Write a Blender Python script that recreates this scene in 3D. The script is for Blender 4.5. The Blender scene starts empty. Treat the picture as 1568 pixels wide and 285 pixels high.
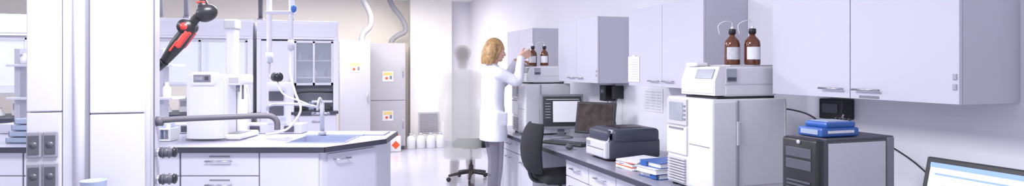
import bpy, bmesh, math, random
from mathutils import Vector, Matrix, Quaternion
random.seed(4)
S=bpy.context.scene
TH=math.atan(299/900.0); C_=math.cos(TH); S_=math.sin(TH)

# ---------------------------------------------------------------- materials
def mat(name,col,rough=.5,metal=0.0,var=.04,scale=6.0,bump=0.0,emit=0.0,alpha=1.0,trans=0.0,spec=.5):
    m=bpy.data.materials.new(name); m.use_nodes=True
    nt=m.node_tree; b=nt.nodes['Principled BSDF']
    tc=nt.nodes.new('ShaderNodeTexCoord'); no=nt.nodes.new('ShaderNodeTexNoise')
    no.inputs['Scale'].default_value=scale; no.inputs['Detail'].default_value=3
    nt.links.new(tc.outputs['Object'],no.inputs['Vector'])
    cr=nt.nodes.new('ShaderNodeValToRGB')
    c=Vector(col[:3])
    lo=c*(1-var); hi=Vector([min(1,v*(1+var)) for v in c])
    cr.color_ramp.elements[0].position=.3; cr.color_ramp.elements[1].position=.7
    cr.color_ramp.elements[0].color=(*lo,1); cr.color_ramp.elements[1].color=(*hi,1)
    nt.links.new(no.outputs['Fac'],cr.inputs['Fac'])
    nt.links.new(cr.outputs['Color'],b.inputs['Base Color'])
    b.inputs['Roughness'].default_value=rough; b.inputs['Metallic'].default_value=metal
    b.inputs['Specular IOR Level'].default_value=spec
    if trans: b.inputs['Transmission Weight'].default_value=trans
    if alpha<1: b.inputs['Alpha'].default_value=alpha
    if emit:
        nt.links.new(cr.outputs['Color'],b.inputs['Emission Color']); b.inputs['Emission Strength'].default_value=emit
    if bump:
        bp=nt.nodes.new('ShaderNodeBump'); bp.inputs['Strength'].default_value=bump; bp.inputs['Distance'].default_value=.01
        nt.links.new(no.outputs['Fac'],bp.inputs['Height']); nt.links.new(bp.outputs['Normal'],b.inputs['Normal'])
    return m
def mist(name,col,dens,em=.0):
    m=bpy.data.materials.new(name); m.use_nodes=True; nt=m.node_tree
    for n in list(nt.nodes):
        if n.type!='OUTPUT_MATERIAL': nt.nodes.remove(n)
    out=[n for n in nt.nodes if n.type=='OUTPUT_MATERIAL'][0]
    v=nt.nodes.new('ShaderNodeVolumePrincipled'); v.inputs['Color'].default_value=(*col,1); v.inputs['Density'].default_value=dens
    v.inputs['Emission Color'].default_value=(*col,1); v.inputs['Emission Strength'].default_value=em  # emission stands in for light the volume would scatter; no real source
    nt.links.new(v.outputs[0],out.inputs['Volume']); return m
WALL=mat('wall_paint',(.87,.865,.93),.8,var=.01)
CREAM=mat('cream_wall_paint',(.90,.85,.77),.8,var=.015)
PIER=mat('pier_paint',(.93,.91,.88),.7,var=.01)
CEIL=mat('ceiling_paint',(.90,.90,.93),.9,var=.01)
FLOOR=mat('vinyl_floor',(.58,.58,.68),.22,var=.03,scale=3)
LAM=mat('lavender_laminate',(.62,.612,.71),.45,var=.012,scale=2)
LAMC=mat('column_panel',(.56,.55,.62),.45,var=.012,scale=2)
LAMT=mat('tall_cabinet_laminate',(.50,.49,.545),.5,var=.012,scale=2)
LAMS=mat('laminate_side',(.57,.56,.65),.5,var=.012,scale=2)
LAMW=mat('white_laminate',(.66,.66,.75),.4,var=.012,scale=2)
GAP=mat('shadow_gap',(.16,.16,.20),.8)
WTOP=mat('worktop_grey',(.36,.36,.45),.25,var=.05,scale=30)
WISL=mat('island_top',(.40,.40,.51),.25,var=.04,scale=30)
EDGE=mat('dark_edge',(.045,.045,.07),.4)
STEEL=mat('brushed_steel',(.55,.55,.6),.3,metal=.9)
ALU=mat('anodised_aluminium',(.55,.55,.63),.4,metal=.15)
WHITE=mat('white_plastic',(.84,.84,.87),.3,var=.01)
OFFW=mat('offwhite_plastic',(.74,.735,.78),.35,var=.012)
BEIGE=mat('beige_plastic',(.58,.565,.60),.4,var=.012)
SILVER=mat('silver_panel',(.66,.66,.72),.4,var=.02)
GREY=mat('grey_plastic',(.25,.25,.30),.45)
BAR=mat('powder_coated_bar',(.12,.115,.14),.5,spec=.3)
DGREY=mat('dark_grey_plastic',(.085,.085,.11),.4)
BLACK=mat('black_plastic',(.018,.018,.022),.35)
FABRIC=mat('black_fabric',(.02,.02,.025),.9,bump=.4,scale=80)
RED=mat('red_plastic',(.70,.05,.04),.3)
ORANGE=mat('orange_sign',(.85,.12,.03),.5)
YEL=mat('yellow_sign',(.85,.65,.25),.5)
BLUE=mat('blue_plastic',(.03,.12,.42),.35)
LBLUE=mat('light_blue_plastic',(.36,.43,.58),.35)
NAVY=mat('charcoal_plastic',(.055,.060,.09),.4)
SINK=mat('sink_ceramic',(.42,.46,.62),.2)
AMBER=mat('amber_glass',(.13,.035,.012),.08,spec=.8)
PAPER=mat('paper',(.84,.84,.88),.7,var=.03)
PAPG=mat('printed_paper',(.62,.62,.68),.7,var=.12,scale=60)
SCRD=mat('screen_dark',(.05,.055,.06),.15)
SCRB=mat('screen_brown',(.055,.04,.038),.3,var=.5,scale=14,emit=.08,spec=.15)
SCRW=mat('screen_white',(.72,.72,.78),.2,emit=.35,var=.02)
SCRU=mat('screen_blue',(.25,.38,.68),.2,emit=.35)
SCRG=mat('screen_grey',(.5,.5,.58),.2,emit=.3)
LCD=mat('lcd_panel',(.35,.37,.42),.2,var=.1)
DUCT=mat('grey_duct',(.36,.36,.40),.5)
INTER=mat('hood_interior',(.55,.58,.72),.5,var=.08)
GLASS=mat('sash_glass',(.75,.8,.95),.05,alpha=.22)
COAT=mat('lab_coat_cotton',(.80,.81,.90),.85,bump=.25,scale=25,var=.02)
SKIN=mat('skin',(.74,.45,.33),.5,var=.05)
HAIR=mat('blonde_hair',(.40,.24,.10),.45,var=.35,scale=35)
PANTS=mat('grey_trousers',(.20,.19,.25),.8,alpha=.6)
SHOE=mat('shoe_leather',(.03,.03,.03),.5)
LIP=mat('lips',(.5,.16,.13),.5); EYE=mat('eye_dark',(.05,.04,.03),.3)
GC=mist('blurred_coat',(.93,.93,1.0),5.0,1.25)  # blurred figure lightened by its own painted-in glow
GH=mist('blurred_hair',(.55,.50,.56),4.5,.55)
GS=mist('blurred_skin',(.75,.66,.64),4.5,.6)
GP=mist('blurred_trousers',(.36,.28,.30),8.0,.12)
PANEL=mat('light_panel',(1,1,1),.5,emit=3.0)
DIFFG=mat('white_translucent_tube',(.8,.8,.84),.3)

# ---------------------------------------------------------------- builder
class B:
    def __init__(s,name,loc=(0,0,0),rz=0.0,isl=False):
        s.name=name; s.V=[];s.F=[];s.M=[];s.SM=[];s.mats=[]
        if isl: rz=-TH
        s.loc=Vector(loc); s.rz=rz
    def mi(s,m):
        if m not in s.mats: s.mats.append(m)
        return s.mats.index(m)
    def addbm(s,bm,m,smooth=False,mx=None):
        if mx is not None: bmesh.ops.transform(bm,matrix=mx,verts=bm.verts)
        o=len(s.V); bm.verts.index_update()
        for v in bm.verts: s.V.append(tuple(v.co))
        k=s.mi(m)
        for f in bm.faces:
            s.F.append([v.index+o for v in f.verts]); s.M.append(k); s.SM.append(smooth)
        bm.free(); return s
    def box(s,x0,x1,y0,y1,z0,z1,m,bev=0.0,seg=2,rot=None,taper=None):
        bm=bmesh.new(); bmesh.ops.create_cube(bm,size=1)
        sx,sy,sz=abs(x1-x0),abs(y1-y0),abs(z1-z0)
        bmesh.ops.scale(bm,vec=(sx,sy,sz),verts=bm.verts)
        if taper:
            for v in bm.verts:
                if v.co.z>0: v.co.x*=taper[0]; v.co.y*=taper[1]
        if bev: bmesh.ops.bevel(bm,geom=list(bm.edges),offset=min(bev,.49*min(sx,sy,sz)),segments=seg,affect='EDGES',profile=.5)
        mx=Matrix.Translation(((x0+x1)/2,(y0+y1)/2,(z0+z1)/2))
        if rot is not None: mx=mx@rot.to_4x4()
        return s.addbm(bm,m,bev>0.012,mx)
    def cyl(s,p0,p1,r0,m,r1=None,seg=20,smooth=True):
        p0=Vector(p0);p1=Vector(p1); r1=r0 if r1 is None else r1
        bm=bmesh.new(); L=(p1-p0).length
        bmesh.ops.create_cone(bm,cap_ends=True,segments=seg,radius1=r0,radius2=r1,depth=L)
        q=(p1-p0).to_track_quat('Z','Y')
        return s.addbm(bm,m,smooth,Matrix.Translation((p0+p1)/2)@q.to_matrix().to_4x4())
    def sph(s,c,sc,m,rot=None,seg=20):
        bm=bmesh.new(); bmesh.ops.create_uvsphere(bm,u_segments=seg,v_segments=seg//2+2,radius=1)
        if not hasattr(sc,'__len__'): sc=(sc,sc,sc)
        mx=Matrix.Translation(c)
        if rot is not None: mx=mx@rot.to_4x4()
        mx=mx@Matrix.Diagonal((*sc,1))
        return s.addbm(bm,m,True,mx)
    def prism(s,pts,z0,z1,m,axis='z'):
        bm=bmesh.new()
        def P(a,b,c):
            return {'z':(a,b,c),'y':(a,c,b),'x':(c,a,b)}[axis]
        lo=[bm.verts.new(P(p[0],p[1],z0)) for p in pts]; hi=[bm.verts.new(P(p[0],p[1],z1)) for p in pts]
        n=len(pts); bm.faces.new(lo[::-1]); bm.faces.new(hi)
        for i in range(n): bm.faces.new((lo[i],lo[(i+1)%n],hi[(i+1)%n],hi[i]))
        bmesh.ops.recalc_face_normals(bm,faces=bm.faces)
        return s.addbm(bm,m)
    def lathe(s,prof,c,m,seg=28,sy=1.0):
        bm=bmesh.new(); rings=[]
        for r,z in prof:
            rings.append([bm.verts.new((c[0]+r*math.cos(2*math.pi*i/seg),c[1]+sy*r*math.sin(2*math.pi*i/seg),c[2]+z)) for i in range(seg)])
        for a,b in zip(rings,rings[1:]):
            for i in range(seg): bm.faces.new((a[i],a[(i+1)%seg],b[(i+1)%seg],b[i]))
        if prof[0][0]>0: bm.faces.new(rings[0][::-1])
        if prof[-1][0]>0: bm.faces.new(rings[-1])
        return s.addbm(bm,m,True)
    def tube(s,pts,r,m,seg=10,sub=6,radii=None):
        P=[Vector(p) for p in pts]; n=len(P); out=[];R=[]
        for i in range(n-1):
            p0=P[max(i-1,0)];p1=P[i];p2=P[i+1];p3=P[min(i+2,n-1)]
            for k in range(sub):
                t=k/sub
                out.append(.5*((2*p1)+(p2-p0)*t+(2*p0-5*p1+4*p2-p3)*t*t+(3*p1-p0-3*p2+p3)*t**3))
                if radii: R.append(radii[i]*(1-t)+radii[i+1]*t)
        out.append(P[-1]); 
        if radii: R.append(radii[-1])
        else: R=[r]*len(out)
        bm=bmesh.new(); rings=[]; up=None
        for i,p in enumerate(out):
            t=(out[min(i+1,len(out)-1)]-out[max(i-1,0)]).normalized()
            if up is None:
                up=Vector((0,0,1)) if abs(t.z)<.9 else Vector((1,0,0))
            a=(up-t*up.dot(t)).normalized(); b=t.cross(a); up=a
            rings.append([bm.verts.new(p+(a*math.cos(2*math.pi*k/seg)+b*math.sin(2*math.pi*k/seg))*R[i]) for k in range(seg)])
        for a,b in zip(rings,rings[1:]):
            for k in range(seg): bm.faces.new((a[k],a[(k+1)%seg],b[(k+1)%seg],b[k]))
        bm.faces.new(rings[0][::-1]); bm.faces.new(rings[-1])
        bmesh.ops.recalc_face_normals(bm,faces=bm.faces)
        return s.addbm(bm,m,True)
    def loft(s,secs,m,seg=28):
        bm=bmesh.new(); rings=[]
        for cx,cy,cz,rx,ry in secs:
            rings.append([bm.verts.new((cx+rx*math.cos(2*math.pi*i/seg),cy+ry*math.sin(2*math.pi*i/seg),cz)) for i in range(seg)])
        for a,b in zip(rings,rings[1:]):
            for i in range(seg): bm.faces.new((a[i],a[(i+1)%seg],b[(i+1)%seg],b[i]))
        bm.faces.new(rings[0][::-1]); bm.faces.new(rings[-1])
        bmesh.ops.recalc_face_normals(bm,faces=bm.faces)
        return s.addbm(bm,m,True)
    def done(s,parent=None,remesh=0,smooth=0):
        me=bpy.data.meshes.new(s.name); me.from_pydata(s.V,[],s.F)
        for m in s.mats: me.materials.append(m)
        for p,k,sm in zip(me.polygons,s.M,s.SM): p.material_index=k; p.use_smooth=sm
        me.update()
        o=bpy.data.objects.new(s.name,me); S.collection.objects.link(o)
        o.location=s.loc; o.rotation_euler=(0,0,s.rz)
        if parent: o.parent=parent
        if remesh:
            r=o.modifiers.new('remesh','REMESH'); r.mode='VOXEL'; r.voxel_size=remesh; r.use_smooth_shade=True
            if smooth:
                q=o.modifiers.new('smooth','SMOOTH'); q.factor=.6; q.iterations=smooth
        return o
def empty(name,loc,rz=0):
    o=bpy.data.objects.new(name,None); S.collection.objects.link(o); o.location=loc; o.rotation_euler=(0,0,rz); return o

# ---------------------------------------------------------------- room shell
XR=2.72; YB=10.9; ZC=2.66; XL=-6.5
def simple(name,*a): return B(name).box(*a).done()
simple('floor',XL,XR+.1,-3,YB+.1,-.1,0,FLOOR)
simple('ceiling',XL,XR+.1,-3,YB+.1,ZC,ZC+.1,CEIL)
simple('wall_right',XR,XR+.12,-3,YB+.1,0,ZC,WALL)
simple('wall_left',XL-.12,XL,-3,YB+.1,0,ZC,WALL)
w=B('wall_back')
wins=[(-5.2,-3.75,1.0,2.1),(-3.2,-1.0,1.15,2.05)]
xs=[XL,-5.2,-3.75,-3.2,-1.0,XR]
for i in range(5):
    a,b=xs[i],xs[i+1]
    if i in(1,3):
        wn=wins[0] if i==1 else wins[1]
        w.box(a,b,YB,YB+.12,0,wn[2],CREAM); w.box(a,b,YB,YB+.12,wn[3],ZC,CREAM)
    else: w.box(a,b,YB,YB+.12,0,ZC,CREAM)
w.done()
for k,(a,b,z0,z1) in enumerate(wins):
    f=B('window_%d'%(k+1))
    t=.05
    f.box(a,b,YB+.02,YB+.09,z0,z0+t,WHITE).box(a,b,YB+.02,YB+.09,z1-t,z1,WHITE)
    n=3
    for j in range(n+1):
        x=a+(b-a-t)*j/n; f.box(x,x+t,YB+.02,YB+.09,z0,z1,WHITE)
    f.box(a,b,YB+.05,YB+.06,z0,z1,GLASS)
    f.done()
B('wall_pier').box(1.60,2.36,10.62,YB,0,ZC,PIER).done()
B('wall_end_recess').box(2.36,XR,10.80,YB,0,ZC,WALL).done()
g=B('ventilation_grille',(1.93,10.62,0))
g.box(-.19,.19,-.02,-.001,.24,.62,BEIGE)
for i in range(11): g.box(-.165,.165,-.03,-.018,.27+i*.031,.285+i*.031,DUCT)
g.done()
B('baseboard_right').box(XR-.012,XR-.001,6.7,YB-.1,0,.09,LAMS).done()
B('baseboard_back').box(1.60,2.36,10.605,10.619,0,.09,LAMS).done()
for i,(x,y) in enumerate([(-.2,2.2),(-.2,5.2),(-.2,8.6),(-3.6,3.6),(-3.6,7.2)]):
    p=B('ceiling_light_panel',(x,y,ZC)); p.box(-.6,.6,-.3,.3,-.03,-.001,WHITE,.004).box(-.56,.56,-.26,.26,-.034,-.029,PANEL); p.done()

# ---------------------------------------------------------------- wall cabinets
def wallcab(y0,y1,badge=False):
    o=B('wall_cabinet',(0,0,0)); X0=2.37
    z0,z1=1.30,1.90
    o.box(X0+.02,XR-.002,y0,y1,z0,z1,LAMS,.002)
    ym=(y0+y1)/2
    for a,b in((y0,ym-.002),(ym+.002,y1)):
        o.box(X0,X0+.018,a,b,z0+.001,z1,LAM,.002)
    o.box(X0+.017,X0+.021,ym-.003,ym+.003,z0,z1,GAP)
    for a,b in((ym+.03,ym+.16),(ym-.16,ym-.03)):
        o.cyl((X0-.025,a,z0+.045),(X0-.025,b,z0+.045),.005,STEEL,seg=8)
        for q in(a+.012,b-.012): o.cyl((X0-.025,q,z0+.045),(X0+.002,q,z0+.045),.004,STEEL,seg=8)
    for z in(z0+.07,z0+.11): o.box(X0-.006,X0+.001,y0+.008,y0+.022,z-.012,z+.012,STEEL,.002)
    if badge: o.box(X0-.002,X0,ym-.15,ym-.05,z0+.006,z0+.018,GREY)
    return o.done()
wallcab(1.62,2.606,True); wallcab(3.214,4.169); wallcab(4.722,5.616); wallcab(6.39,7.33)

# ---------------------------------------------------------------- right bench
d=B('laboratory_bench')
d.box(1.87,XR-.002,-.9,6.6,.722,.75,WTOP,.002).box(1.862,1.872,-.9,6.6,.715,.7495,EDGE,.003)
for a,b in((-.9,4.42),(5.2,6.6)):
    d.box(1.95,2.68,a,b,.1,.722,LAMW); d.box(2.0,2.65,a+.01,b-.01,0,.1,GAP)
y=4.42
def unit(a,b):
    d.box(1.932,1.95,a+.003,b-.003,.565,.712,LAMW,.003); d.box(1.932,1.95,a+.003,b-.003,.11,.558,LAMW,.003)
    m=(a+b)/2
    for z in(.64,.50):
        d.cyl((1.905,m-.08,z),(1.905,m+.08,z),.006,STEEL,seg=8)
        for q in(m-.07,m+.07): d.cyl((1.905,q,z),(1.94,q,z),.004,STEEL,seg=8)
while y>0: unit(y-.42,y); y-=.424
for a in(5.2,5.67,6.14): unit(a,a+.46)
d.box(2.66,2.68,4.42,5.2,.0,.72,GREY)
d.done()

# ---------------------------------------------------------------- chromatograph
def bottle(o,x,y,z,h=.2,r=.043,label=0):
    s=h/.2
    o.lathe([(r*.9,0),(r,.006*s),(r,.115*s),(r*.92,.135*s),(r*.55,.155*s),(r*.36,.163*s),(r*.36,.18*s)],(x,y,z),AMBER)
    o.lathe([(r*.47,.176*s),(r*.47,.2*s),(r*.40,.204*s),(0.0001,.204*s)],(x,y,z),BLACK if label!=2 else AMBER)
    bm=bmesh.new(); n=8; lo=[];hi=[]
    for i in range(n+1):
        a=math.radians(190+i*110/n); rr=r*1.015
        lo.append(bm.verts.new((x+rr*math.cos(a),y+rr*math.sin(a),z+.03*s))); hi.append(bm.verts.new((x+rr*math.cos(a),y+rr*math.sin(a),z+.1*s)))
    for i in range(n): bm.faces.new((lo[i],lo[i+1],hi[i+1],hi[i]))
    o.addbm(bm,PAPG if label==0 else PAPER,True)
def hplc(x,y,btl):
    e=empty('liquid_chromatograph',(x,y,.752))
    o=B('pump_tower')
    o.box(0,.49,0,.22,.012,.522,OFFW,.008)
    o.box(-.006,.155,-.004,.215,.02,.515,OFFW,.012)
    o.box(.157,.163,-.006,.001,.02,.515,GREY)
    o.box(.150,.172,-.012,0,.27,.40,BEIGE,.004)
    o.box(-.008,-.004,.02,.2,.26,.264,GREY)
    o.box(.20,.46,-.003,.001,.05,.054,BEIGE); o.box(.475,.485,-.003,.001,.03,.50,BEIGE)
    o.box(.01,.47,.225,.44,.012,.522,OFFW,.008)
    o.box(-.004,.012,.235,.43,.36,.51,BEIGE,.004); o.box(-.007,-.003,.265,.40,.385,.49,LCD)
    for i in range(4): o.box(-.009,-.003,.24,.258,.39+i*.025,.402+i*.025,GREY,.001)
    o.box(-.004,.012,.235,.43,.19,.35,OFFW,.004); o.box(-.010,-.002,.26,.40,.335,.345,GREY)
    for i in range(9): o.box(-.006,.012,.25,.42,.03+i*.016,.038+i*.016,BEIGE)
    for fx in(.04,.44):
        for fy in(.04,.4): o.cyl((fx,fy,0),(fx,fy,.015),.018,BLACK,seg=12)
    o.done(e)
    u=B('detector_module')
    u.box(.05,.43,.03,.31,.522,.534,BLACK)
    u.box(.09,.44,.02,.33,.534,.70,OFFW,.012)
    u.prism([(.03,.54),(.10,.54),(.10,.698),(.06,.698),(.03,.62)],.022,.328,OFFW,axis='y')
    u.box(.025,.035,.03,.32,.55,.60,OFFW,.004)
    rt=Matrix.Rotation(math.radians(21),3,'Y')
    u.box(.038,.046,.05,.20,.63,.685,LCD,rot=rt)
    u.box(.10,.165,.014,.022,.615,.685,LCD); u.box(.105,.16,.012,.016,.62,.64,DGREY)
    u.box(.09,.44,.018,.022,.60,.604,BEIGE)
    u.box(.14,.43,.04,.32,.70,.708,BEIGE,.003)
    u.box(.04,.12,.20,.30,.70,.722,WHITE,.008)
    u.done(e)
    q=B('solvent_bottles')
    for i,(bx,by) in enumerate(btl):
        bottle(q,bx-x,by-y,.708,label=i%2)
        q.tube([(bx-x,by-y,.91),(bx-x-.005,by-y,.95),(bx-x-.05,by-y,.955),(bx-x-.08,by-y+.02,.93),(bx-x-.07,by-y+.02,.88)],.0022,DIFFG,seg=6)
        q.cyl((bx-x,by-y,.905),(bx-x,by-y,.925),.008,WHITE,seg=10)
    q.done(e)
hplc(2.0,2.63,[(2.245,2.78),(2.32,2.705)])
hplc(2.0,5.58,[(2.12,5.70),(2.24,5.68)])

# ---------------------------------------------------------------- monitors and desk things
def monitor(name,x,y,z,face,w,h,bez,frame,scr,tilt=8,ui=True):
    o=B(name,(x,y,z),face)
    T=Matrix.Rotation(math.radians(-tilt),3,'X')
    cz=.09+h/2
    def bb(x0,x1,y0,y1,z0,z1,m,bev=0):
        c=Vector(((x0+x1)/2,(y0+y1)/2,(z0+z1)/2-cz)); c=T@c
        sx,sy,sz=(x1-x0)/2,(y1-y0)/2,(z1-z0)/2
        o.box(c.x-sx,c.x+sx,c.y-sy,c.y+sy,c.z+cz-sz,c.z+cz+sz,m,bev,rot=T)
    bb(-w/2,w/2,0,.04,cz-h/2,cz+h/2,frame,.006)
    bb(-w/2+.06,w/2-.06,.035,.07,cz-h/2+.05,cz+h/2-.05,frame,.01)
    bb(-w/2+bez,w/2-bez,-.003,0.001,cz-h/2+bez*1.3,cz+h/2-bez,scr)
    o.box(-.035,.035,.05,.08,.01,cz,frame,.006); o.lathe([(.12,0),(.12,.008),(.05,.02),(.03,.024)],(0,.06,0),frame,sy=.8)
    if ui: ui_(bb,w,h,cz,bez)
    return o
def ui_a(bb,w,h,cz,bez):
    bb(-w*.22,w*.42,-.006,-.002,cz-h*.30,cz+h*.30,SCRW)
    for i in range(6): bb(-w*.40,-w*.28,-.005,-.002,cz+h*.24-i*h*.08-.004,cz+h*.24-i*h*.08,SCRG)
    bb(-w*.38,w*.40,-.006,-.002,cz+h*.34,cz+h*.36,SCRG)
def ui_b(bb,w,h,cz,bez):
    bb(-w/2+bez,w/2-bez,-.005,-.002,cz+h*.39,cz+h*.44,SCRU)
    bb(-w*.42,w*.25,-.006,-.003,cz-h*.3,cz+h*.36,SCRW)
    bb(-w*.42,w*.25,-.0065,-.003,cz+h*.31,cz+h*.33,SCRU)
    for i in range(9): bb(-w*.40,w*.22,-.0068,-.003,cz+h*(.27-i*.06),cz+h*(.275-i*.06),SCRG)
    bb(w*.27,w*.45,-.006,-.003,cz-h*.3,cz+h*.36,SCRG)
ui_=ui_a
monitor('computer_monitor',2.27,5.28,.751,math.radians(-12),.42,.34,.022,GREY,SCRD,4).done()
ui_=lambda *a:None
monitor('computer_monitor',2.38,4.80,.751,math.radians(-52),.38,.29,.02,BLACK,SCRB,12).done()
ui_=ui_b
monitor('computer_monitor',1.93,1.20,.751,math.radians(-90),.50,.31,.02,BLACK,SCRW,14).done()
k=B('keyboard',(2.12,4.85,.751),math.radians(-60))
k.box(-.22,.22,-.075,.075,0,.02,BLACK,.006)
for r in range(5):
    for c in range(15): k.box(-.205+c*.0275,-.182+c*.0275,-.06+r*.025,-.039+r*.025,.019,.026,DGREY)
k.done()
m=B('computer_mouse',(2.02,4.55,.751)); m.sph((0,0,.022),(.032,.05,.022),DGREY); m.box(-.002,.002,.01,.04,.040,.046,GREY); m.done()
r=B('network_switch',(2.02,5.44,.751),.1)
r.box(-.09,.09,-.05,.05,.0,.035,LBLUE,.004); r.box(-.08,.08,-.053,-.048,.006,.028,BLACK); 
for i in range(5): r.box(-.07+i*.030,-.052+i*.030,-.055,-.05,.01,.024,WHITE)
r.done()
c=B('power_adapter',(2.66,5.08,1.2)); c.box(-.06,.055,-.06,.06,-.08,.07,BLACK,.008); c.tube([(0,0,-.08),(-.02,0,-.2),(-.03,-.05,-.35),(0,-.1,-.44)],.004,BLACK,seg=6); c.box(-.062,-.058,-.03,.03,0,.03,GREY); c.done()
c=B('power_adapter',(2.66,4.90,1.2)); c.box(-.04,.055,-.03,.03,-.05,.07,BLACK,.006); c.tube([(0,0,-.05),(-.02,.02,-.2),(-.01,.0,-.3),(0,.03,-.44)],.004,BLACK,seg=6); c.done()
p=B('laser_printer',(2.0,3.84,.751))
p.box(.03,.46,.01,.36,.012,.16,NAVY,.02); p.box(.06,.45,.0,.37,.13,.235,NAVY,.03,3)
p.box(0,.05,.02,.35,.02,.145,SILVER,.012); p.box(.02,.09,.03,.34,.135,.225,NAVY,.02)
p.box(-.004,.002,.06,.31,.03,.075,SILVER,.003); p.box(-.005,.001,.05,.32,.085,.09,GREY)
p.box(.16,.36,.08,.31,.232,.238,NAVY,.003); p.box(.14,.34,.09,.28,.236,.240,BLACK)
p.prism([(.02,.14),(.07,.14),(.10,.235),(.06,.225)],.03,.10,SILVER,axis='y')
p.box(-.004,.0,.27,.33,.10,.13,LCD)
for fx in(.07,.42):
    for fy in(.05,.32): p.cyl((fx,fy,0),(fx,fy,.014),.015,BLACK,seg=10)
p.done()
p=B('paper_stack',(2.13,3.58,.751),.2)
z=0
for i in range(9):
    a=random.uniform(-.25,.25); t=random.uniform(.004,.009)
    mm=random.choice([PAPER,PAPER,PAPG,PAPER]) if i not in(3,7) else ORANGE
    if i==7: t=.002
    p.box(-.14,.14,-.10,.10,z,z+t,mm,rot=Matrix.Rotation(a,3,'Z')); z+=t
p.box(-.14,.14,-.10,.10,z,z+.006,PAPER,rot=Matrix.Rotation(.1,3,'Z'))
p.done()
p=B('ring_binder',(2.10,3.25,.751),.12)
for j,mm in enumerate((BLUE,WHITE,BLUE)):
    z=j*.034; o=(.01,-.02,.015)[j]
    p.box(-.13+o,.13+o,-.10,.10,z,z+.004,mm,.001); p.box(-.13+o,.13+o,-.10,.10,z+.029,z+.033,mm,.001)
    p.box(.125+o,.13+o,-.10,.10,z,z+.033,mm); p.box(-.12+o,.125+o,-.095,.095,z+.004,z+.029,PAPER)
p.box(-.135,-.125,-.09,-.03,.004,.03,BLUE); p.box(-.125,-.115,.02,.08,.07,.098,BLUE)
p.done()
s=B('wall_notice',(XR-.001,4.37,1.165))
s.box(-.004,0,-.15,.15,-.10,.10,PAPER)
for i in range(7):
    for jj in range(3): s.box(-.005,-.003,-.13+jj*.09,-.06+jj*.09,-.08+i*.024,-.072+i*.024,PAPG)
s.done()
s=B('taped_notice',(2.368,4.10,1.43))
s.box(-.003,0.0005,-.10,.07,-.10,.10,PAPER)
s.box(-.0045,-.0025,-.04,.01,.09,.11,WHITE)
for i in range(9): s.box(-.004,-.002,-.085,.05-.03*(i%3),-.08+i*.019,-.075+i*.019,PAPG)
s.done()
t=B('desktop_computer_tower',(1.91,1.86,.751))
t.box(.03,.42,0,.185,.012,.40,DGREY,.008); t.box(0,.045,-.003,.188,.01,.402,BLACK,.014)
t.box(.06,.37,-.004,.002,.02,.385,SILVER,.004); t.box(.05,.415,-.002,.187,.395,.405,DGREY,.003)
t.box(.375,.418,-.006,.191,.0,.402,GREY,.008)
for i in range(12): t.box(-.004,.002,.03,.155,.04+i*.016,.048+i*.016,DGREY)
for i in range(2): t.box(-.004,.002,.025,.16,.27+i*.05,.31+i*.05,DGREY,.002)
t.cyl((-.006,.09,.385),(.0,.09,.385),.009,ALU,seg=12)
for fx in(.04,.38):
    for fy in(.03,.15): t.cyl((fx,fy,0),(fx,fy,.014),.014,BLACK,seg=10)
t.done()
t=B('data_acquisition_box',(1.96,1.88,1.158))
t.box(0,.20,0,.13,0,.038,BLUE,.008); t.box(.03,.19,.006,.124,.036,.062,BLUE,.010); t.box(.05,.17,.02,.11,.060,.064,LBLUE,.002); t.box(-.003,.001,.02,.11,.01,.03,LBLUE)
t.box(.03,.17,-.002,.001,.016,.027,WHITE)
for i in range(4): t.cyl((.178,.03+i*.022,.058),(.178,.03+i*.022,.072),.006,BLACK,seg=8)
t.done()
t=B('wall_power_supply',(2.66,2.47,1.22))
t.box(-.03,.058,-.075,.075,-.055,.055,BLACK,.006); t.box(-.034,-.029,-.05,.05,-.02,.03,DGREY)
for i in range(3): t.tube([(0,-.04+i*.035,-.05),(-.01,-.04+i*.035,-.075),(-.05,-.04+i*.02,-.12)],.006,RED if i!=1 else GREY,seg=8)
t.tube([(-.05,-.04,-.12),(-.2,-.2,-.11),(-.40,-.42,.01)],.004,GREY,seg=6)
t.done()
t=B('power_cable'); t.tube([(2.5,2.85,1.19),(2.62,2.75,1.20),(2.70,2.62,1.14),(2.71,2.55,.95),(2.66,2.5,.756)],.005,DGREY,seg=6); t.tube([(2.71,2.3,1.1),(2.64,2.0,1.0),(2.6,1.75,.82),(2.5,1.6,.756)],.004,BLACK,seg=6); t.done()

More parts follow.
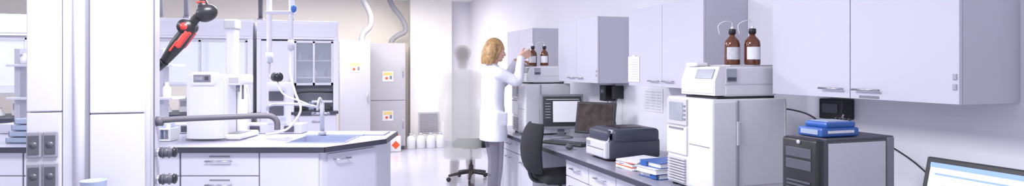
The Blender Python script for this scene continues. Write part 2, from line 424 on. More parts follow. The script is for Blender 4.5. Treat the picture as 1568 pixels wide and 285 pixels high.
# ---------------------------------------------------------------- chairs
def chair(x,y,rz,seat_z=.52):
    o=B('office_chair',(x,y,0),rz)
    for i in range(5):
        a=math.radians(72*i+20); c,s=math.cos(a),math.sin(a)
        o.tube([(0,0,.12),(.15*c,.15*s,.10),(.29*c,.29*s,.075)],.02,BLACK,seg=8,radii=[.028,.022,.015])
        o.cyl((.29*c-.012*s,.29*s+.012*c,.03),(.29*c+.012*s,.29*s-.012*c,.03),.029,BLACK,seg=14)
    o.cyl((0,0,.08),(0,0,.2),.03,BLACK); o.cyl((0,0,.2),(0,0,seat_z-.04),.017,STEEL)
    o.box(-.1,.1,-.08,.08,seat_z-.05,seat_z-.02,BLACK,.01)
    o.box(-.22,.22,-.22,.22,seat_z-.02,seat_z+.055,FABRIC,.035,4)
    o.tube([(-.05,0,seat_z-.03),(-.24,0,seat_z-.01),(-.29,0,seat_z+.1),(-.27,0,seat_z+.26)],.017,BLACK,seg=8)
    bm=bmesh.new(); n=10; mz=10; G={}
    for side,off in((0,0.0),(1,.05)):
        for i in range(n+1):
            for j in range(mz+1):
                u=-1+2*i/n; v=j/mz; z=seat_z+.06+v*.42
                ww=.185*(1-.25*abs(2*v-1)**3)
                xx=-.27+.05*u*u-.03*math.sin(v*math.pi*1.1)+ (off if side==0 else -off*(1-.6*abs(u)**4)*(1-.6*abs(2*v-1)**4))+.0
                G[side,i,j]=bm.verts.new((xx,u*ww,z))
    for side in(0,1):
        for i in range(n):
            for j in range(mz):
                f=[G[side,i,j],G[side,i+1,j],G[side,i+1,j+1],G[side,i,j+1]]
                bm.faces.new(f if side==0 else f[::-1])
    for i in range(n):
        bm.faces.new((G[0,i,0],G[1,i,0],G[1,i+1,0],G[0,i+1,0])); bm.faces.new((G[0,i,mz],G[0,i+1,mz],G[1,i+1,mz],G[1,i,mz]))
        bm.faces.new((G[0,0,i],G[0,0,i+1],G[1,0,i+1],G[1,0,i])); bm.faces.new((G[0,n,i],G[1,n,i],G[1,n,i+1],G[0,n,i+1]))
    bmesh.ops.recalc_face_normals(bm,faces=bm.faces)
    o.addbm(bm,FABRIC,True)
    return o.done()
chair(2.0,4.70,math.radians(2),.49)
chair(1.86,7.25,math.radians(160),.46)

# ---------------------------------------------------------------- tall cabinets
def tall(x0,x1,y,split,sign):
    o=B('safety_storage_cabinet'); h=1.86
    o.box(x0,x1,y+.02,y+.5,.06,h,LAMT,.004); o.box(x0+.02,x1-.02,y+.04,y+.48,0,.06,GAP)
    segs=[(.07,h-.01)] if not split else [(.07,.86),(.87,h-.01)]
    for a,b in segs: o.box(x0+.005,x1-.005,y,y+.02,a,b,LAMT,.004)
    for z in sign:
        o.box((x0+x1)/2-.09,(x0+x1)/2+.09,y-.003,y,z-.085,z+.085,PAPER)
        o.box((x0+x1)/2-.075,(x0+x1)/2+.075,y-.005,y-.002,z+.02,z+.07,YEL)
        o.box((x0+x1)/2-.04,(x0+x1)/2+.0,y-.006,y-.002,z-.05,z-.01,ORANGE,rot=Matrix.Rotation(math.radians(45),3,'Y'))
        o.box((x0+x1)/2+.03,(x0+x1)/2+.07,y-.006,y-.002,z-.05,z+.01,GREY)
    for a,b in segs: o.cyl((x1-.05,y-.03,(a+b)/2-.08),(x1-.05,y-.03,(a+b)/2+.08),.008,STEEL,seg=8).box(x1-.056,x1-.044,y-.03,y,(a+b)/2-.07,(a+b)/2-.06,STEEL).box(x1-.056,x1-.044,y-.03,y,(a+b)/2+.06,(a+b)/2+.07,STEEL)
    o.done()
tall(.34,.81,9.55,False,[1.44]); tall(.86,1.47,10.3,True,[1.28,.60])
t=B('exhaust_duct'); t.tube([(.66,9.85,2.655),(.74,9.85,2.5),(.83,9.85,2.3),(.83,9.85,2.12),(.73,9.85,2.0),(.70,9.85,1.92),(.70,9.85,1.865)],.045,DUCT,seg=14); t.done()
t=B('exhaust_duct'); t.tube([(1.22,10.6,2.655),(1.30,10.6,2.5),(1.42,10.6,2.35),(1.50,10.6,2.2),(1.50,10.6,2.08),(1.36,10.6,2.0),(1.27,10.6,1.92),(1.26,10.6,1.865)],.045,DUCT,seg=14); t.done()
j=B('solvent_canister',(1.27,10.13,0))
j.box(-.09,.09,-.07,.07,0,.27,WHITE,.02,3); j.cyl((.03,0,.265),(.03,0,.30),.025,RED)
j.box(-.05,.05,-.074,-.068,.07,.17,ORANGE,rot=Matrix.Rotation(math.radians(45),3,'Y')); j.tube([(-.07,0,.26),(-.05,0,.295),(0,0,.295)],.01,WHITE,seg=8); j.done()
for i in range(4):
    j=B('plastic_jug',(1.575+i*.175,10.38+.01*(i%2),0))
    j.lathe([(.07,0),(.078,.01),(.078,.17),(.065,.21),(.03,.235),(.025,.25)],(0,0,0),WHITE,sy=.8); j.lathe([(.03,.245),(.03,.27),(.001,.272)],(0,0,0),LAMW)
    j.tube([(.03,0,.235),(.07,0,.235),(.08,0,.19),(.075,0,.14)],.009,WHITE,seg=8); j.done()

# ---------------------------------------------------------------- fume hoods
def hood(x0,x1,panel,seethru=False):
    o=B('fume_hood'); Y=7.6; D=.8
    o.box(x0,x1,Y,Y+D,1.78,2.01,LAMW,.006); o.box(x0+.02,x1-.02,Y-.006,Y,1.81,1.97,LAM,.003)
    o.box(x0,x0+.05,Y,Y+D,.9,1.78,LAMW,.004); o.box(x1-.06,x1,Y,Y+D,.9,1.78,LAMW,.004)
    if panel: o.box(x0+.05,x0+panel,Y-.02,Y+.12,.70,1.76,LAM,.006); o.box(x0+panel-.06,x0+panel-.045,Y-.035,Y-.02,1.1,1.3,STEEL,.004)
    xa=x0+.05+(panel-.05 if panel else 0); xb=x1-.06
    if not seethru: o.box(x0+.05,x1-.06,Y+D-.03,Y+D,.9,1.78,INTER)
    o.box(x0,x1,Y-.03,Y+D,.865,.9,EDGE,.004)
    o.box(x0+.02,x1-.02,Y+.03,Y+D,.1,.865,LAMW); 
    n=max(1,round((x1-x0)/.5))
    for i in range(n):
        a=x0+.02+(x1-x0-.04)*i/n; b=x0+.02+(x1-x0-.04)*(i+1)/n
        o.box(a+.004,b-.004,Y+.01,Y+.03,.12,.85,LAM,.003); o.cyl(((a+b)/2-.07,Y-.012,.78),((a+b)/2+.07,Y-.012,.78),.007,STEEL,seg=8)
    for z in(1.22,1.74): o.box(xa,xb,Y+.02,Y+.05,z,z+.03,ALU)
    k=3 if seethru else 2
    for i in range(k+1):
        x=xa+(xb-xa-.025)*i/k; o.box(x,x+.025,Y+.02,Y+.05,1.22,1.76,ALU)
    o.box(xa,xb,Y+.033,Y+.037,1.22,1.76,GLASS)
    if not seethru:
        for z in(1.30,1.52): o.box(xa,xb,Y+.45,Y+.7,z,z+.015,WHITE)
        for i in range(6):
            x=xa+.05+i*.065; o.lathe([(.02,0),(.022,.05),(.01,.08),(.01,.1)],(x,Y+.5,1.315 if i%2 else 1.535),[WHITE,LBLUE,AMBER][i%3],seg=12)
        for i in range(4): 
            x=xa+.06+i*.1; o.box(x,x+.07,Y+.3,Y+.42,.9,.98+.03*(i%2),[BLACK,LBLUE,GREY,DGREY][i],.006)
        o.tube([(xa,Y+.1,1.12),(xa+.15,Y+.1,1.14),(xb,Y+.1,1.13)],.012,BLACK,seg=8)
    else:
        for i in range(7):
            x=xa+.1+i*.17; hh=.09+.03*(i%3)
            if i%3==1: o.box(x-.05,x+.06,Y+.35,Y+.47,.9,.9+hh+.06,OFFW,.008); o.box(x-.035,x+.03,Y+.345,Y+.35,.9+hh*.6,.9+hh+.02,LCD)
            else: o.lathe([(.045,0),(.046,.01),(.014,hh*.75),(.013,hh),(.018,hh+.004)],(x,Y+.4,.9),[WHITE,GLASS,OFFW][i%3],seg=16)
    o.done()
hood(-.68,.254,.42); hood(-2.35,-.72,0,True); hood(-4.0,-2.39,0,True)
for i,(x,yy) in enumerate([(-1.75,7.9),(-1.48,7.9),(-.66,7.9),(-.30,7.9)]):
    t=B('service_conduit'); t.cyl((x,yy,2.011),(x,yy,ZC-.001),.028,[DUCT,GREY,DGREY,DUCT][i],seg=12); t.cyl((x,yy,2.011),(x,yy,2.05),.04,GREY,seg=12); t.done()

# ---------------------------------------------------------------- island bench (rotated frame)
I=B('island_bench',isl=True); zt=.9; z0=.868
for pts in ([(-4.4,4.0),(-1.62,4.0),(-1.62,5.0),(-4.4,5.0)],
            [(-1.62,4.0),(-1.276,4.0),(-1.126,4.22),(-1.62,4.22)],
            [(-1.2,4.22),(-1.126,4.22),(-.961,4.46),(-.961,4.62),(-1.2,4.62)],
            [(-1.62,4.62),(-.961,4.62),(-.98,5.0),(-1.62,5.0)]):
    I.prism(pts,z0,zt,WISL)
I.box(-4.4,-1.276,3.992,4.0,z0-.004,zt,EDGE)
def strip(a,b,t,zl,zh,m,off=0):
    a=Vector(a);b=Vector(b);n=(b-a).normalized(); q=Vector((n.y,-n.x))
    a=a+q*off;b=b+q*off
    I.prism([tuple(a),tuple(a+q*t),tuple(b+q*t),tuple(b)],zl,zh,m)
strip((-1.276,4.0),(-.961,4.46),.008,z0-.004,zt,EDGE)
strip((-.961,4.46),(-.98,5.0),.008,z0-.004,zt,EDGE)
I.box(-1.62,-1.2,4.22,4.62,.70,.71,SINK)
I.box(-1.62,-1.612,4.22,4.62,.70,zt+.006,SINK).box(-1.208,-1.2,4.22,4.62,.70,zt+.006,SINK).box(-1.62,-1.2,4.22,4.228,.70,zt+.006,SINK).box(-1.62,-1.2,4.612,4.62,.70,zt+.006,SINK)
I.box(-1.64,-1.18,4.66,4.69,zt,zt+.012,SINK,.004)
I.box(-1.60,-1.02,4.69,4.93,zt,zt+.010,SINK,.004)
I.cyl((-1.41,4.42,.71),(-1.41,4.42,.716),.03,STEEL)
I.prism([(-4.4,4.06),(-1.31,4.06),(-1.03,4.47),(-1.03,4.98),(-4.4,4.98)],.10,.69,LAMW)
I.prism([(-4.4,4.06),(-1.64,4.06),(-1.64,4.98),(-4.4,4.98)],.69,z0,LAMW)
strip((-1.64,4.06),(-1.31,4.06),-.015,.69,z0,LAMW); strip((-1.31,4.06),(-1.03,4.47),-.015,.69,z0,LAMW); strip((-1.03,4.47),(-1.03,4.98),-.015,.69,z0,LAMW)
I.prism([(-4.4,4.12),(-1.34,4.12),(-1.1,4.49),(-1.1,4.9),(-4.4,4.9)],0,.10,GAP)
def dr(a,b,zz):
    for lo,hi in zz:
        I.box(a+.003,b-.003,4.042,4.06,lo,hi,LAMW,.003)
        m=(a+b)/2; z=hi-.055
        I.cyl((m-.09,4.015,z),(m+.09,4.015,z),.006,STEEL,seg=8)
        for q in(m-.08,m+.08): I.cyl((q,4.015,z),(q,4.05,z),.004,STEEL,seg=8)
        I.box(m-.07,m+.07,4.040,4.043,z+.025,z+.035,GREY)
    I.box(b-.002,b+.002,4.05,4.061,.12,.86,GAP)
Z2=[(.70,.855),(.42,.692),(.12,.412)]
dr(-2.28,-1.74,Z2); dr(-2.82,-2.286,Z2); dr(-3.36,-2.826,Z2); dr(-3.9,-3.366,Z2); dr(-4.4,-3.906,Z2)
I.box(-1.735,-1.33,4.042,4.06,.12,.855,LAMW,.003)
strip((-1.29,4.09),(-1.045,4.447),.016,.12,.84,LAM)
a=Vector((-1.27,4.10)); n=Vector((.28,.41)).normalized(); q=Vector((n.y,-n.x))
h0=a+n*.02+q*.045; h1=a+n*.15+q*.045
I.cyl((*h0,.80),(*h1,.80),.006,STEEL,seg=8)
for hh in(h0+n*.01,h1-n*.01): I.cyl((*hh,.80),(*(hh-q*.04),.80),.004,STEEL,seg=8)
I.done()

o=B('service_spine',isl=True)
o.box(-4.2,-1.72,4.80,4.95,.902,.98,LAMW,.004)
for i in range(6):
    x=-1.86-i*.28; o.box(x,x+.08,4.79,4.802,.915,.965,DGREY,.003)
o.box(-2.0,-1.84,4.79,4.90,.98,1.32,LAMW,.006)
for z in(1.05,1.17):
    o.box(-1.98,-1.86,4.78,4.792,z,z+.08,DGREY,.004)
for x in(-2.92,-4.1): o.box(x,x+.05,4.84,4.92,.98,1.6,ALU,.004)
for z in(1.18,1.45): o.box(-4.1,-2.75,4.76,4.95,z,z+.02,LAMW,.003)
for i in range(14):
    x=-4.02+i*.09; zz=1.2 if i%2 else 1.47; hh=.09+.03*(i%3)
    o.lathe([(.03,0),(.033,hh*.6),(.015,hh*.8),(.015,hh)],(x,4.85,zz),[WHITE,OFFW,SINK,WHITE,OFFW][i%5],seg=12)
o.done()

o=B('service_riser_pipe',isl=True)
o.cyl((-1.90,4.6,ZC-.001),(-1.90,4.6,1.49),.020,OFFW,seg=14); o.cyl((-1.90,4.6,1.56),(-1.90,4.6,1.48),.028,ALU,seg=14)
o.cyl((-1.73,4.6,ZC-.001),(-1.73,4.6,1.60),.016,OFFW,seg=14); o.cyl((-1.73,4.6,1.66),(-1.73,4.6,1.58),.024,ALU,seg=14)
o.sph((-1.69,4.55,1.90),(.022,.018,.032),BLUE); o.tube([(-1.73,4.6,1.99),(-1.70,4.56,2.0),(-1.69,4.55,1.92)],.008,ALU,seg=8)
o.tube([(-1.90,4.6,1.48),(-1.90,4.6,1.38),(-1.86,4.58,1.36),(-1.82,4.55,1.38)],.012,ALU,seg=8)
o.cyl((-1.83,4.53,1.37),(-1.78,4.50,1.37),.035,BLACK,seg=16)
o.box(-1.92,-1.70,4.57,4.63,1.86,1.885,ALU,.004)
o.tube([(-1.73,4.6,1.58),(-1.72,4.56,1.4),(-1.66,4.5,1.25),(-1.60,4.45,1.12),(-1.66,4.4,1.0),(-1.74,4.4,.96),(-1.82,4.45,.94),(-1.88,4.5,.93)],.009,OFFW,seg=8)
o.tube([(-1.82,4.55,1.38),(-1.78,4.5,1.28),(-1.70,4.45,1.22),(-1.62,4.42,1.2),(-1.52,4.42,1.16)],.007,OFFW,seg=8)
o.done()
t=B('laboratory_faucet',isl=True)
t.cyl((-1.50,4.645,.912),(-1.50,4.645,.94),.03,ALU); t.cyl((-1.50,4.645,.94),(-1.50,4.645,1.17),.018,ALU)
t.tube([(-1.50,4.645,1.12),(-1.62,4.6,1.15),(-1.78,4.55,1.16),(-1.86,4.5,1.15),(-1.87,4.5,1.11)],.011,STEEL,seg=8)
t.tube([(-1.50,4.645,1.16),(-1.50,4.60,1.20),(-1.48,4.5,1.19),(-1.47,4.44,1.12)],.010,STEEL,seg=8)
for dx in(-.05,.05): t.cyl((-1.5,4.645,1.08),(-1.5+dx,4.62,1.08),.009,STEEL,seg=8); t.sph((-1.5+dx*1.2,4.61,1.08),(.014,.014,.014),GREY)
t.box(-1.58,-1.42,4.63,4.66,1.165,1.18,ALU,.004)
t.done()

o=B('water_purifier',isl=True); zb=.9
o.box(-2.41,-2.12,4.37,4.74,zb+.01,zb+.49,WHITE,.03,4)
o.prism([(-2.43,4.46),(-2.43,4.40),(-2.415,4.365),(-2.385,4.345),(-2.33,4.333),(-2.27,4.33),(-2.21,4.333),(-2.165,4.345),(-2.14,4.365),(-2.13,4.40),(-2.13,4.46)],zb+.015,zb+.485,WHITE)
o.box(-2.36,-2.185,4.31,4.40,zb+.41,zb+.51,WHITE,.014,3); o.box(-2.335,-2.21,4.306,4.312,zb+.435,zb+.49,GREY,.002); o.box(-2.325,-2.265,4.303,4.308,zb+.45,zb+.478,LCD)
o.box(-2.25,-2.225,4.303,4.308,zb+.45,zb+.478,DGREY)
o.box(-2.15,-2.02,4.38,4.60,zb+.41,zb+.49,WHITE,.018,3); o.box(-2.11,-2.04,4.374,4.381,zb+.43,zb+.47,BEIGE,.002)
o.cyl((-2.07,4.44,zb+.41),(-2.07,4.44,zb+.36),.014,GREY,seg=10); o.cyl((-2.07,4.52,zb+.41),(-2.07,4.52,zb+.30),.008,GREY,seg=10)
o.box(-2.14,-2.02,4.37,4.70,zb+.002,zb+.045,WHITE,.014,3); o.box(-2.12,-2.04,4.39,4.60,zb+.043,zb+.05,GREY)
o.box(-2.12,-2.116,4.52,4.526,zb+.05,zb+.47,GREY)
o.tube([(-2.09,4.62,zb+.40),(-2.06,4.62,zb+.25),(-2.08,4.63,zb+.08)],.006,DIFFG,seg=8)
o.box(-2.42,-2.12,4.36,4.73,zb+.001,zb+.012,GREY)
o.done()
o=B('ventilation_post',isl=True); o.box(-2.36,-2.28,4.84,4.92,.981,1.80,ALU,.01); o.box(-2.37,-2.27,4.83,4.93,1.76,1.84,DUCT,.01); o.box(-2.40,-2.24,4.81,4.94,.981,1.0,ALU,.004); o.done()
o=B('storage_tray_stack',isl=True)
for i in range(4):
    o.box(-3.62+.02*i,-3.20+.02*i,4.2,4.55,.902+i*.045,.91+i*.045,LBLUE,.002); o.box(-3.62+.02*i,-3.20+.02*i,4.2,4.21,.902+i*.045,.94+i*.045,LBLUE,.002)
    o.box(-3.21+.02*i,-3.20+.02*i,4.2,4.55,.902+i*.045,.94+i*.045,LBLUE,.002); o.box(-3.62+.02*i,-3.61+.02*i,4.2,4.55,.902+i*.045,.94+i*.045,LBLUE,.002)
o.done()
o=B('tube_rack',isl=True)
o.box(-2.72,-2.50,4.3,4.42,.902,.915,WHITE,.003).box(-2.72,-2.50,4.3,4.42,.985,.995,WHITE,.003)
o.box(-2.72,-2.71,4.3,4.42,.91,.99,WHITE).box(-2.51,-2.50,4.3,4.42,.91,.99,WHITE)
for i in range(6):
    for jj in range(3): o.cyl((-2.69+i*.033,4.33+jj*.03,.915),(-2.69+i*.033,4.33+jj*.03,1.03),.009,[LBLUE,SINK,WHITE][(i+jj)%3],seg=8)
o.done()

# ---------------------------------------------------------------- near service column
c=B('service_column')
x0,x1,y0,y1=-1.125,-.682,2.9,3.065
c.box(x0+.005,x1-.004,y0+.02,y1-.005,0,ZC-.001,ALU)
def panels(a,b,splits,m):
    for lo,hi in zip(splits,splits[1:]): c.box(a,b,y0-.001,y0+.022,lo+.002,hi-.002,m,.005)
panels(x0,-1.005,[0,.9,1.262,ZC-.004],LAMC)
panels(-.905,-.70,[0,.80,1.25,ZC-.004],LAMC)
c.box(-1.003,-.965,y0+.006,y0+.03,0,ZC-.002,ALU,.004)
c.cyl((-.945,y0+.012,0),(-.945,y0+.012,ZC-.002),.022,LAMC,seg=20)
c.box(-.925,-.907,y0+.008,y0+.03,0,ZC-.002,GREY)
c.cyl((-.697,y0+.015,0),(-.697,y0+.015,ZC-.002),.016,ALU,seg=20)
c.box(-.70,-.682,y0+.03,y1,0,ZC-.002,LAMS,.004); c.box(-.684,-.678,y0+.05,y0+.06,0,ZC-.003,GAP)
for z in(1.075,.945,.815):
    for x in(-1.122,-1.066):
        c.box(x,x+.052,y0-.012,y0,z,z+.108,GREY,.005); c.box(x+.007,x+.045,y0-.015,y0-.011,z+.015,z+.093,DGREY,.004); c.cyl((x+.026,y0-.016,z+.054),(x+.026,y0-.010,z+.054),.014,DGREY,seg=16)
for z in(1.065,.945):
    c.cyl((-.684,2.99,z),(-.665,2.99,z),.018,STEEL); c.cyl((-.665,2.99,z),(-.61,2.99,z),.021,DGREY,seg=18); c.sph((-.607,2.99,z),(.012,.024,.024),BLACK)
    c.cyl((-.655,2.99,z),(-.65,2.99,z),.026,DGREY,seg=18); c.cyl((-.63,2.99,z),(-.625,2.99,z),.026,DGREY,seg=18)
c.done()
t=B('swivel_bar'); t.tube([(-.683,3.0,1.205),(-.6,3.0,1.212),(-.4,3.0,1.216),(-.26,3.0,1.218),(-.205,3.0,1.214),(-.18,3.0,1.19),(-.178,3.0,1.150)],.0135,BAR,seg=12,sub=8); t.cyl((-.681,3.0,1.205),(-.655,3.0,1.205),.022,BAR); t.done()
t=B('beaker_cup',(-.86,2.80,.884)); t.lathe([(.038,0),(.04,.005),(.046,.10),(.048,.104),(.043,.104),(.036,.01)],(0,0,0),LBLUE); t.done()
t=B('bracket_shelf'); t.box(-.96,-.74,2.73,2.897,.87,.884,ALU,.003); t.box(-.95,-.94,2.76,2.897,.80,.87,ALU); t.box(-.76,-.75,2.76,2.897,.80,.87,ALU); t.done()
a=B('extraction_arm',isl=True); D=2.80
pA=(-1.70,D,1.44);pB=(-1.655,D,1.475);pC=(-1.535,D,1.635);pD=(-1.475,D,1.70)
a.tube([(-1.70,2.70,1.40),pA,pB],.022,BLACK,seg=12)
a.tube([pB,((pB[0]+pC[0])/2,D,(pB[2]+pC[2])/2),pC],.03,BLACK,seg=16,radii=[.020,.034,.030])
rot=Matrix.Rotation(-math.atan2(pC[2]-pB[2],pC[0]-pB[0]),3,'Y')
m=((pB[0]+pC[0])/2,D,(pB[2]+pC[2])/2)
a.box(m[0]-.01,m[0]+.075+.012,D-.036,D+.036,m[2]+.012,m[2]+.040,RED,.008,rot=rot)
a.box(m[0]-.03,m[0]+.03,D-.038,D+.038,m[2]-.012,m[2]-.004,RED,.003,rot=rot)
a.cyl((pC[0]-.01,D-.035,pC[2]+.005),(pC[0]-.01,D+.035,pC[2]+.005),.034,BLACK); a.cyl((pC[0]-.01,D-.037,pC[2]+.005),(pC[0]-.01,D+.037,pC[2]+.005),.018,RED)
a.tube([pC,((pC[0]+pD[0])/2,D,(pC[2]+pD[2])/2+.012),pD],.02,BLACK,seg=12)
a.sph((pD[0]+.02,D,pD[2]+.005),(.052,.048,.040),BLACK,rot=Matrix.Rotation(math.radians(-30),3,'Y'))
a.cyl((pD[0]+.01,D,pD[2]+.02),(pD[0]+.0,D,pD[2]+.065),.030,BLACK,r1=.018); a.box(pD[0]-.02,pD[0]+.02,D-.02,D+.02,pD[2]+.05,pD[2]+.062,RED,.004)
a.done()

# ---------------------------------------------------------------- people
def hand(parent,name,wrist,dirv,palmn,side,skin,curl=35):
    o=B(name); x=Vector(dirv).normalized(); zn=(-Vector(palmn)); zn=(zn-x*zn.dot(x)).normalized(); y=zn.cross(x)*side
    W=Vector(wrist); P=lambda a,b,c:W+x*a+y*b+zn*c
    o.tube([P(-.03,0,0),P(.01,0,0)],.022,skin,seg=12,sub=2)
    for k,b in enumerate((-.028,-.010,.010,.028)): o.tube([P(-.005,b*.6,0),P(.04,b*.95,0),P(.082,b,0)],.013,skin,seg=10,sub=3,radii=[.016,.015,.0115])
    L=[.060,.074,.080,.070]
    for k,b in enumerate((-.030,-.010,.010,.030)):
        l=L[k]; pts=[P(.075,b,0)]; ang=0; aa,cc=.082,0.0
        pts.append(P(aa,b,cc))
        for seg_,fr in enumerate((.45,.32,.23)):
            ang+=math.radians(curl*(.6 if seg_==0 else .9)); aa+=math.cos(ang)*l*fr; cc-=math.sin(ang)*l*fr
            pts.append(P(aa,b*(1+.12*seg_),cc))
        o.tube(pts,.009,skin,seg=8,sub=3,radii=[.0105,.010,.0092,.0085,.0072])
    o.tube([P(.012,.02,0),P(.035,.043,-.010),P(.06,.058,-.022),P(.082,.060,-.034)],.01,skin,seg=8,sub=3,radii=[.015,.0125,.0105,.008])
    return o.done(parent,remesh=.0035,smooth=2)

def person(name,loc,rz,H,coatm,skinm,hairm,pantm,arms,legs,hem,longhair=True,headpitch=0,shoem=SHOE,wide=1.0):
    e=empty(name,loc,rz)
    real=skinm is SKIN
    c=B('lab_coat')
    c.loft([(a_,b_,c_,d_*(1 if real else 1.15),e_*wide) for a_,b_,c_,d_,e_ in [(0.005,0,hem,.135,.19),(0.01,0,.80,.135,.185),(0.0,0,.95,.125,.175),(-.005,0,1.08,.105,.150),(0,0,1.2,.115,.160),(.005,0,1.30,.118,.175),(0,0,1.38,.095,.180),(-.005,0,1.43,.075,.12),(-.005,0,1.475,.055,.065)]],coatm)
    for sh,el,wr in arms:
        c.tube([(sh[0]*.3,sh[1]*.6,sh[2]-.01),sh,tuple((Vector(sh)+Vector(el))/2),el,tuple((Vector(el)+Vector(wr))/2),wr],.05,coatm,seg=14,sub=4,radii=[.06,.066,.058,.050,.046,.040])
    if real:
        c.tube([(-.055,0,1.475),(-.03,-.06,1.48),(.05,-.05,1.44),(.09,-.01,1.36)],.014,coatm,seg=8)
        c.tube([(-.055,0,1.475),(-.03,.06,1.48),(.05,.05,1.44),(.09,.01,1.36)],.014,coatm,seg=8)
        c.tube([(.115,0,1.32),(.118,0,1.15),(.125,0,.98),(.148,0,hem+.02)],.010,coatm,seg=6)
        for sg in(-1,1): c.box(-.02,.10,sg*.165-.012,sg*.165+.012,.86,1.0,coatm,.006)
    c.done(e,remesh=.011,smooth=5 if real else 12)
    L=B('trousers')
    if real: L.loft([(0,0,.78,.10,.15),(0,0,.95,.10,.15)],pantm)
    for hip,kn,an in legs:
        hp_=hip if real else (kn[0]*.6,kn[1],hem-.01)
        L.tube([hp_,tuple((Vector(hp_)+Vector(kn))/2),kn,tuple((Vector(kn)+Vector(an))/2),an] if real else [hp_,tuple((Vector(hp_)+Vector(an))/2),an],.07,pantm,seg=14,sub=4,radii=[.092,.080,.060,.056,.046] if real else [.065,.056,.046])
    L.done(e,remesh=.014,smooth=4)
    f=B('shoes')
    for hip,kn,an in legs:
        x,y_,z=an
        f.loft([(x+.05,y_,0.0+max(0,z-.09),.135,.042),(x+.05,y_,.03+max(0,z-.09),.135,.045),(x+.035,y_,.055+max(0,z-.09),.11,.042),(x,y_,.10+max(0,z-.09),.055,.045)],shoem)
    f.done(e,remesh=.008,smooth=2)
    hp=Matrix.Rotation(headpitch,3,'Y'); base=Vector((.0,0,1.47))
    def h(p): return tuple(base+hp@Vector(p))
    k=B('head')
    k.tube([(-.01,0,1.40 if real else 1.48),(-.005,0,1.47 if real else 1.50),h((.012,0,.07))],.052,skinm,seg=16,radii=[.06,.051,.048])
    k.sph(h((.005,0,.165)),(.096,.076,.095),skinm,rot=hp); k.sph(h((.035,0,.105)),(.062,.058,.070),skinm,rot=hp)
    k.sph(h((.072,0,.062)),(.026,.028,.022),skinm); k.sph(h((.085,0,.175)),(.015,.045,.018),skinm)
    k.tube([h((.094,0,.160)),h((.108,0,.135)),h((.118,0,.117)),h((.100,0,.110))],.01,skinm,seg=8,radii=[.007,.009,.012,.009])
    k.sph(h((.094,0,.088)),(.012,.022,.010),skinm)
    for sg in(-1,1):
        k.sph(h((.055,sg*.042,.118)),(.026,.022,.024),skinm); k.sph(h((-.005,sg*.078,.130)),(.018,.008,.030),skinm)
    k.done(e,remesh=.005,smooth=3)
    if real:
        fc=B('face_details')
        for sg in(-1,1):
            fc.sph(h((.082,sg*.031,.146)),(.011,.014,.008),WHITE); fc.sph(h((.090,sg*.031,.146)),(.005,.006,.006),EYE)
            fc.tube([h((.086,sg*.015,.165)),h((.092,sg*.032,.171)),h((.078,sg*.050,.166))],.0035,hairm,seg=6)
        fc.tube([h((.096,-.022,.087)),h((.107,0,.090)),h((.096,.022,.087))],.005,LIP,seg=6)
        fc.done(e)
    q=B('hair')
    q.sph(h((-.012,0,.182)),(.100,.086,.095),hairm,rot=hp); q.sph(h((-.050,0,.135)),(.070,.082,.095),hairm,rot=hp)
    if longhair:
        for i in range(15):
            a=math.radians(95+i*170/14)
            ca,sa=math.cos(a),math.sin(a)
            q.tube([h((-.02+.06*ca,.07*sa,.20)),h((-.02+.085*ca,.082*sa,.14)),h((-.03+.08*ca,.085*sa,.06)),h((-.04+.07*ca,.075*sa,.0+.01*math.sin(i*3)))],.02,hairm,seg=8,radii=[.022,.024,.022,.010])
        for sg in(-1,1): q.tube([h((.045,sg*.02,.240)),h((.046,sg*.062,.20)),h((.022,sg*.080,.14)),h((.0,sg*.084,.07)),h((-.015,sg*.08,.02))],.02,hairm,seg=8,radii=[.014,.018,.018,.015,.008])
    else:
        q.sph(h((-.03,0,.08)),(.07,.085,.10),hairm); q.sph(h((-.012,0,.182)),(.11,.105,.10),hairm)
    q.done(e,remesh=.006,smooth=2)
    return e
wA=(.26,-.13,1.55); eA=(.19,-.22,1.30)
wB=(.28,.05,1.512); eB=(.18,.20,1.27)
W=person('laboratory_technician',(1.70,5.74,0),math.radians(2),1.74,COAT,SKIN,HAIR,PANTS,
  [((.0,-.165,1.385),eA,wA),((.0,.165,1.385),eB,wB)],
  [((0,-.085,.90),(.02,-.09,.49),(-.02,-.10,.09)),((0,.085,.90),(.04,.09,.49),(.02,.10,.09))],.70,True,math.radians(8))
hand(W,'hand_right',wA,(.95,.05,.40),(0,1,0),1,SKIN,34)
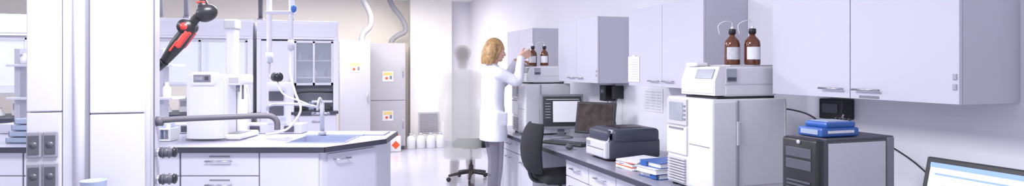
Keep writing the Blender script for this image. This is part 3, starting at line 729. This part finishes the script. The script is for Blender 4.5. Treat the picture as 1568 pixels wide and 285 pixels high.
hand(W,'hand_left',wB,(.95,-.1,-.06),(0,0,-1),-1,SKIN,22)
wC=(.08,-.255,.86); wD=(-.05,.255,.86)
G=person('walking_person',(1.56,6.46,0),math.radians(75),1.68,GC,GS,GH,GP,
  [((.0,-.165,1.385),(.0,-.235,1.12),wC),((.0,.165,1.385),(-.04,.235,1.12),wD)],
  [((0,-.085,.90),(.10,-.09,.50),(.18,-.10,.09)),((0,.085,.90),(-.02,.09,.49),(-.22,.10,.12))],.42,False,0,shoem=GP,wide=1.2)
hand(G,'hand_right',wC,(.15,0,-1),(0,1,0),1,GS,25); hand(G,'hand_left',wD,(.05,0,-1),(0,-1,0),-1,GS,25)
G.scale=(.97,.97,.97)

# ---------------------------------------------------------------- light
Wd=bpy.data.worlds.new('world'); S.world=Wd; Wd.use_nodes=True
bg=Wd.node_tree.nodes['Background']; bg.inputs[0].default_value=(.93,.935,1,1); bg.inputs[1].default_value=1.1
def area(x,y,z,sx,sy,pw,col=(.98,.97,1),rot=(0,0,0)):
    l=bpy.data.lights.new('ceiling_lamp_or_fill','AREA'); l.shape='RECTANGLE'; l.size=sx; l.size_y=sy; l.energy=pw; l.color=col
    o=bpy.data.objects.new('ceiling_lamp_or_fill',l); S.collection.objects.link(o); o.location=(x,y,z); o.rotation_euler=rot
for x,y,p_ in[(-.2,2.2,90),(-.2,5.2,84),(-.2,8.6,72),(-3.6,3.6,52),(-3.6,7.2,54)]: area(x,y,ZC-.05,1.2,.6,p_)
area(1.3,9.3,ZC-.06,1.0,.5,30,(1,.93,.82))  # added warm fill to brighten the back pier, no fixture hangs here
# ---------------------------------------------------------------- camera
cd=bpy.data.cameras.new('camera'); co=bpy.data.objects.new('camera',cd); S.collection.objects.link(co)
cd.sensor_width=36; cd.lens=36*900/1568; cd.shift_y=-40.5/1568; cd.clip_start=.05
co.location=(0,0,1.45); co.rotation_euler=(math.pi/2,0,-TH)
S.camera=co
S.view_settings.view_transform='Standard'; S.view_settings.look='None'; S.view_settings.exposure=0
